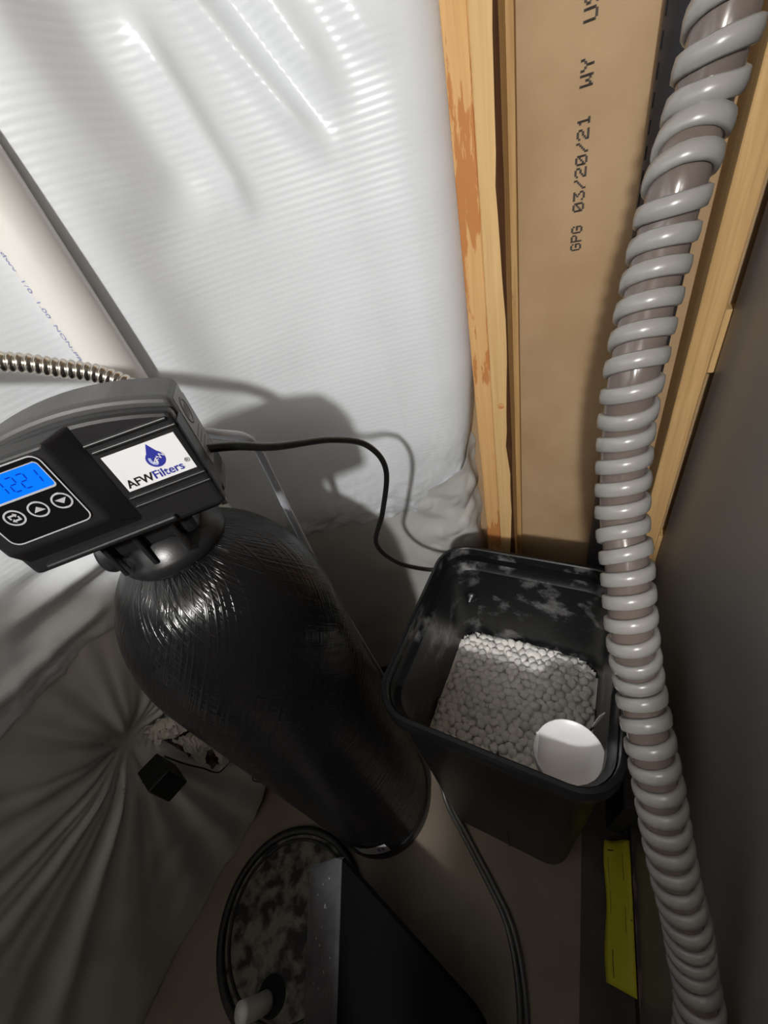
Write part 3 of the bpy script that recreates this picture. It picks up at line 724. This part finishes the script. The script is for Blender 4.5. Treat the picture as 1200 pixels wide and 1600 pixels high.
# yellow tag stuck to the bottom edge, drooping to the floor
yv, yf = [], []; ny, nx_ = 24, 8
for j in range(ny + 1):
    t = j / ny; y = 0.055 + 0.285 * t
    for i in range(nx_ + 1):
        q = i / nx_; x = 0.234 - (0.058 + 0.003 * math.sin(t * 9)) * q
        z = 0.052 - 0.043 * (q ** 1.4) + 0.006 * math.sin(q * 5 + t * 3) * t + 0.010 * (t ** 6) * math.sin(q * 7)
        yv.append((x, y + 0.018 * (1 - q) * (t - .3), z))
for j in range(ny):
    for i in range(nx_):
        a = j * (nx_ + 1) + i; yf.append((a, a + 1, a + nx_ + 2, a + nx_ + 1))
yt = mobj('paper_tag', yv, yf, 'yellow', None, True); sm = yt.modifiers.new('thickness', 'SOLIDIFY'); sm.thickness = 0.0006
tag(yt, 'bright yellow paper tag stuck along the bottom edge of the steel cabinet', 'tag')
def tag_line(t0, t1, q, w):
    def pt(t, q): 
        return (0.234 - (0.058 + 0.003 * math.sin(t * 9)) * q, 0.055 + 0.285 * t + 0.018 * (1 - q) * (t - .3), 0.0525 - 0.043 * (q ** 1.4) + 0.006 * math.sin(q * 5 + t * 3) * t + 0.010 * (t ** 6) * math.sin(q * 7) + 0.0006)
    v, f = [], []
    for k in range(7):
        t = t0 + (t1 - t0) * k / 6; v += [pt(t, q), pt(t, q + w)]
    for k in range(6): f.append((2 * k, 2 * k + 1, 2 * k + 3, 2 * k + 2))
    mobj('printed_line', v, f, 'print', yt)
for t0, t1, q, w in ((.05, .22, .72, .03), (.45, .62, .82, .02), (.66, .86, .82, .02), (.35, .52, .28, .02), (.70, .90, .28, .02), (.915, .925, .60, .25), (.44, .45, .05, .25)): tag_line(t0, t1, q, w)
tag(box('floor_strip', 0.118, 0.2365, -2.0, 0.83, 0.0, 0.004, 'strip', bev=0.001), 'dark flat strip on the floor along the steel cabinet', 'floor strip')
gw = box('foam_offcut', -0.022, 0.022, -0.06, 0.06, 0.0, 0.26, 'foam', bev=0.008)
gw.location = (0.203, 0.43, 0.004); gw.rotation_euler = (0.0, 0.05, 0.0)
tag(gw, 'dark grey foam offcut standing beside the bin against the steel cabinet', 'foam')

# ------------------------------------------------------------------ floor clutter
sc_ = thing('sump_cover', 'round dirty sump pit cover with a black rim set in the floor', 'sump cover', (-0.652, -0.137, 0)); sc_.scale = (0.94, 0.94, 1.0)
lathe('rim_ring', [(0.243, 0.0005), (0.243, 0.020), (0.236, 0.026), (0.224, 0.026), (0.219, 0.018), (0.219, 0.010)], 'rubber', sc_, n=72)
lathe('cover_plate', [(0.0, 0.012), (0.05, 0.012), (0.17, 0.012), (0.219, 0.012)], 'sump', sc_, n=72)
lathe('inner_lip', [(0.209, 0.0122), (0.208, 0.0185), (0.202, 0.0185), (0.200, 0.0122)], 'rubber', sc_, n=72)
lathe('pipe_hole', [(0.0, 0.0126), (0.038, 0.0126), (0.040, 0.0135), (0.043, 0.0122)], 'hole', sc_, n=32, loc=(0.022, -0.150, 0))
lathe('bolt_hole', [(0.0, 0.0128), (0.011, 0.0128), (0.014, 0.0122)], 'hole', sc_, n=18, loc=(0.145, -0.035, 0))
ps = tube('pipe_stub', catmull([(0.012, -0.165, 0.013), (0.010, -0.175, 0.06), (-0.004, -0.19, 0.11)], 6), 0.024, 'pvc', sc_, n=24); 
# bin lid leaning on the softener
A = Vector((-0.466, 0.035, 0.288)); B = Vector((-0.058, -0.097, 0.288)); Cc = Vector((-0.433, -0.262, 0.016))
ex = (B - A).normalized(); ey = (Cc - A); LH = ey.length; ey = ey.normalized(); en = ex.cross(ey).normalized()
if en.dot(CAM - A) < 0: en = -en
lid = thing('bin_lid', 'black plastic bin lid leaning against the softener tank, dusty along its flange', 'lid', (0, 0, 0))
def lid_pt(u, v, w): return A + ex * u + ey * v + en * w
LW = (B - A).length
def lid_part(name, poly, w0, w1, m):
    n = len(poly); v = [lid_pt(p[0], p[1], w0) for p in poly] + [lid_pt(p[0], p[1], w1) for p in poly]
    f = [tuple(range(n)), tuple(reversed(range(n, 2 * n)))] + [(i, (i + 1) % n, n + (i + 1) % n, n + i) for i in range(n)]
    bm = bmesh.new(); vs_ = [bm.verts.new(p) for p in v]
    for q in f: bm.faces.new([vs_[k] for k in q])
    return bm_obj(name, bm, m, lid)
def corner(cx_, cy_, r, a0, n=7): return [(cx_ + r * math.cos(math.radians(a0 + 90 * i / n)), cy_ + r * math.sin(math.radians(a0 + 90 * i / n))) for i in range(n + 1)]
lid_part('lid_panel', [(0.0, 0.0)] + corner(LW - .05, .05, .05, -90) + [(LW, LH), (0, LH)], -0.012, 0.0, 'lidb')
# flange along the left side, rising towards the room
fl_prof = [(0.0, 0.0), (-0.012, 0.004), (-0.054, 0.044), (-0.062, 0.056), (-0.066, 0.054), (-0.058, 0.040), (-0.016, -0.008), (0.0, -0.012)]
v, f = [], []; nn_ = 24
for j in range(nn_ + 1):
    t = j / nn_; yy = 0.0 + LH * t
    for (u, w) in fl_prof:
        k = smooth = min(1.0, 0.25 + t * 9)
        v.append(lid_pt(u * k, yy + (0.02 * (1 - k) * 0), w * k if w > 0 else w))
m_ = len(fl_prof)
for j in range(nn_):
    for i in range(m_): a, b = j * m_ + i, j * m_ + (i + 1) % m_; f.append((a, b, b + m_, a + m_))
f.append(tuple(range(m_))); f.append(tuple(reversed(range(nn_ * m_, nn_ * m_ + m_))))
mobj('lid_flange', v, f, 'lidg', lid)
rd = random.Random(3)
for k in range(16):
    t = rd.uniform(.02, .9); s_ = rd.uniform(.0012, .0035); q = rd.uniform(.15, .95)
    c0 = lid_pt(-0.012 - 0.042 * q, LH * (0.1 + 0.9 * t), 0.004 + 0.040 * q + 0.001)
    mobj('dust_speck', [c0 + ex * s_, c0 + ey * s_ * 1.8, c0 - ex * s_ * .8, c0 - ey * s_ + en * 0.001], [(0, 1, 2, 3)], 'dust', lid)
# smoke-coloured drain tubes on the floor
for k in range(2):
    off = k * 0.016
    pth = catmull([(-.330 + off * .3, .40, .10), (-.290 + off, .300, .030), (-.215 + off, .225, .010), (-.130 + off, .145, .010), (-.055 + off, .060, .010), (-.010 + off, -.08, .010), (.005 + off, -.30, .010), (-.02 + off, -.6, .010)], 10)
    tag(tube('floor_tube', pth, 0.0075, 'greyt', n=12), 'smoky grey drain tube lying on the floor, one of a parallel pair', 'tube', 'drain tubes on the floor')
# black plug box on the sheet with its cord, and torn facing beside it
def surf(ds, z, off):
    k = np.argmin((SHEET[0] - SMAX - ds) ** 2 + (SHEET[1] - z) ** 2); off = off + float(SHEET[2].ravel()[k])
    x, y, nx, ny = plan(np.array([SMAX + ds])); return Vector((float(x[0] + nx[0] * off), float(y[0] + ny[0] * off), z))
pg = thing('plug_box', 'small black plug box poking out of the gathered plastic sheet', 'plug', surf(-1.168, 0.57, 0.055), math.radians(72))
box('plug_body', -0.027, 0.027, -0.050, 0.02, 0.0, 0.085, 'plug', pg, bev=0.003)
box('plug_seam', -0.0276, 0.0276, -0.015, -0.013, 0.0, 0.0856, 'rubber', pg)
cdp = catmull([surf(a_, b_, .012) for a_, b_ in ((-1.142, .585), (-1.13, .52), (-1.118, .44), (-1.108, .368), (-1.075, .36), (-1.040, .365), (-1.024, .34), (-1.03, .27), (-1.024, .16), (-1.03, .115), (-1.06, .13), (-1.074, .186), (-1.055, .20), (-1.03, .15), (-1.015, .06))], 8)
bpy.context.view_layer.update()
pcd = tube('plug_cord', cdp, 0.0022, 'tube', n=8); pcd.parent = pg; pcd.matrix_parent_inverse = pg.matrix_world.inverted()
def torn(name, quad, label, seed, off, m, cat):
    rnd = random.Random(seed); v, f = [], []; n = 12
    for j in range(n + 1):
        for i in range(n + 1):
            a_, b_ = i / n, j / n; (p0, p1, p2, p3) = quad
            s_ = (p0[0] * (1 - a_) + p1[0] * a_) * (1 - b_) + (p3[0] * (1 - a_) + p2[0] * a_) * b_
            z = (p0[1] * (1 - a_) + p1[1] * a_) * (1 - b_) + (p3[1] * (1 - a_) + p2[1] * a_) * b_
            ed = (i in (0, n)) or (j in (0, n)); k = 0.006 if ed else 0.002
            v.append(surf(s_ + rnd.uniform(-k, k), z + rnd.uniform(-k, k) * 1.6, off + 0.006 * noise.noise((s_ * 22, z * 22, seed)) + rnd.uniform(-.001, .001)))
    for j in range(n):
        for i in range(n): a = j * (n + 1) + i; f.append((a, a + 1, a + n + 2, a + n + 1))
    o = mobj(name, v, f, m, None, False); sm = o.modifiers.new('thickness', 'SOLIDIFY'); sm.thickness = 0.002
    return tag(o, label, cat) if label else o
torn('torn_facing', [(-1.130, .612), (-1.056, .600), (-1.046, .662), (-1.125, .682)], 'torn pale scrap of facing directly above the black plug box', 1, 0.014, 'torn', 'torn facing')
torn('torn_facing', [(-1.112, .455), (-1.062, .480), (-1.052, .582), (-1.105, .590)], 'wide torn strip of pale facing beside the black plug box', 2, 0.014, 'torn', 'torn facing')
torn('torn_facing', [(-1.100, .372), (-1.030, .335), (-1.020, .470), (-1.048, .520)], 'torn wrinkled scrap of pale facing close to the softener tank', 3, 0.014, 'torn', 'torn facing')
torn('torn_backing', [(-1.108, .40), (-1.035, .38), (-1.045, .64), (-1.115, .66)], 'dark backing showing in the cracks between the torn pale scraps', 4, 0.004, 'rust', 'torn backing')

# ------------------------------------------------------------------ unseen cylinder and cartons, added behind the viewer to shade floor, wall and hose
wh = thing('heater_light_blocker', 'unseen dark heater-shaped cylinder added to shade the plastic-lined wall', 'light blocker', (-0.46, -0.80, 0))
lathe('blocker_jacket', [(0.0, 0.02), (0.27, 0.02), (0.275, 0.03), (0.275, 1.73), (0.27, 1.75), (0.0, 1.765)], 'charcoal', wh, n=56)
lathe('blocker_foot', [(0.0, 0.0), (0.24, 0.0), (0.24, 0.021)], 'black', wh, n=40)
for dx in (-0.1, 0.1): lathe('blocker_nipple', [(0.013, 1.75), (0.013, 1.83), (0.0, 1.83)], 'metal', wh, n=16, loc=(dx, 0, 0))
bz = 0.0  # unseen carton stack, added to keep the bulb off the floor and lower hose
for k, (w_, h_) in enumerate(((.28, .42), (.28, .40), (.275, .38), (.27, .34), (.12, .21))):
    cbx = thing('carton_light_blocker', ['unseen brown carton added to block light, bottom of the stack', 'unseen brown carton added to block light, second from the floor', 'unseen brown carton added to block light, third from the floor', 'unseen brown carton added to block light, fourth from the floor', 'smallest unseen brown carton, added on top to shade the hose'][k], 'carton', (0.065 if k < 4 else 0.135, -0.68, bz))
    box('blocker_carton_body', -w_ / 2, w_ / 2, -0.16, 0.16, 0, h_ - 0.001, 'drywall', cbx, bev=0.002)
    box('blocker_carton_tape', -w_ / 2 - 0.0004, w_ / 2 + 0.0004, -0.024, 0.024, h_ - 0.004, h_ - 0.0002, 'wood_tan', cbx)
    bz += h_
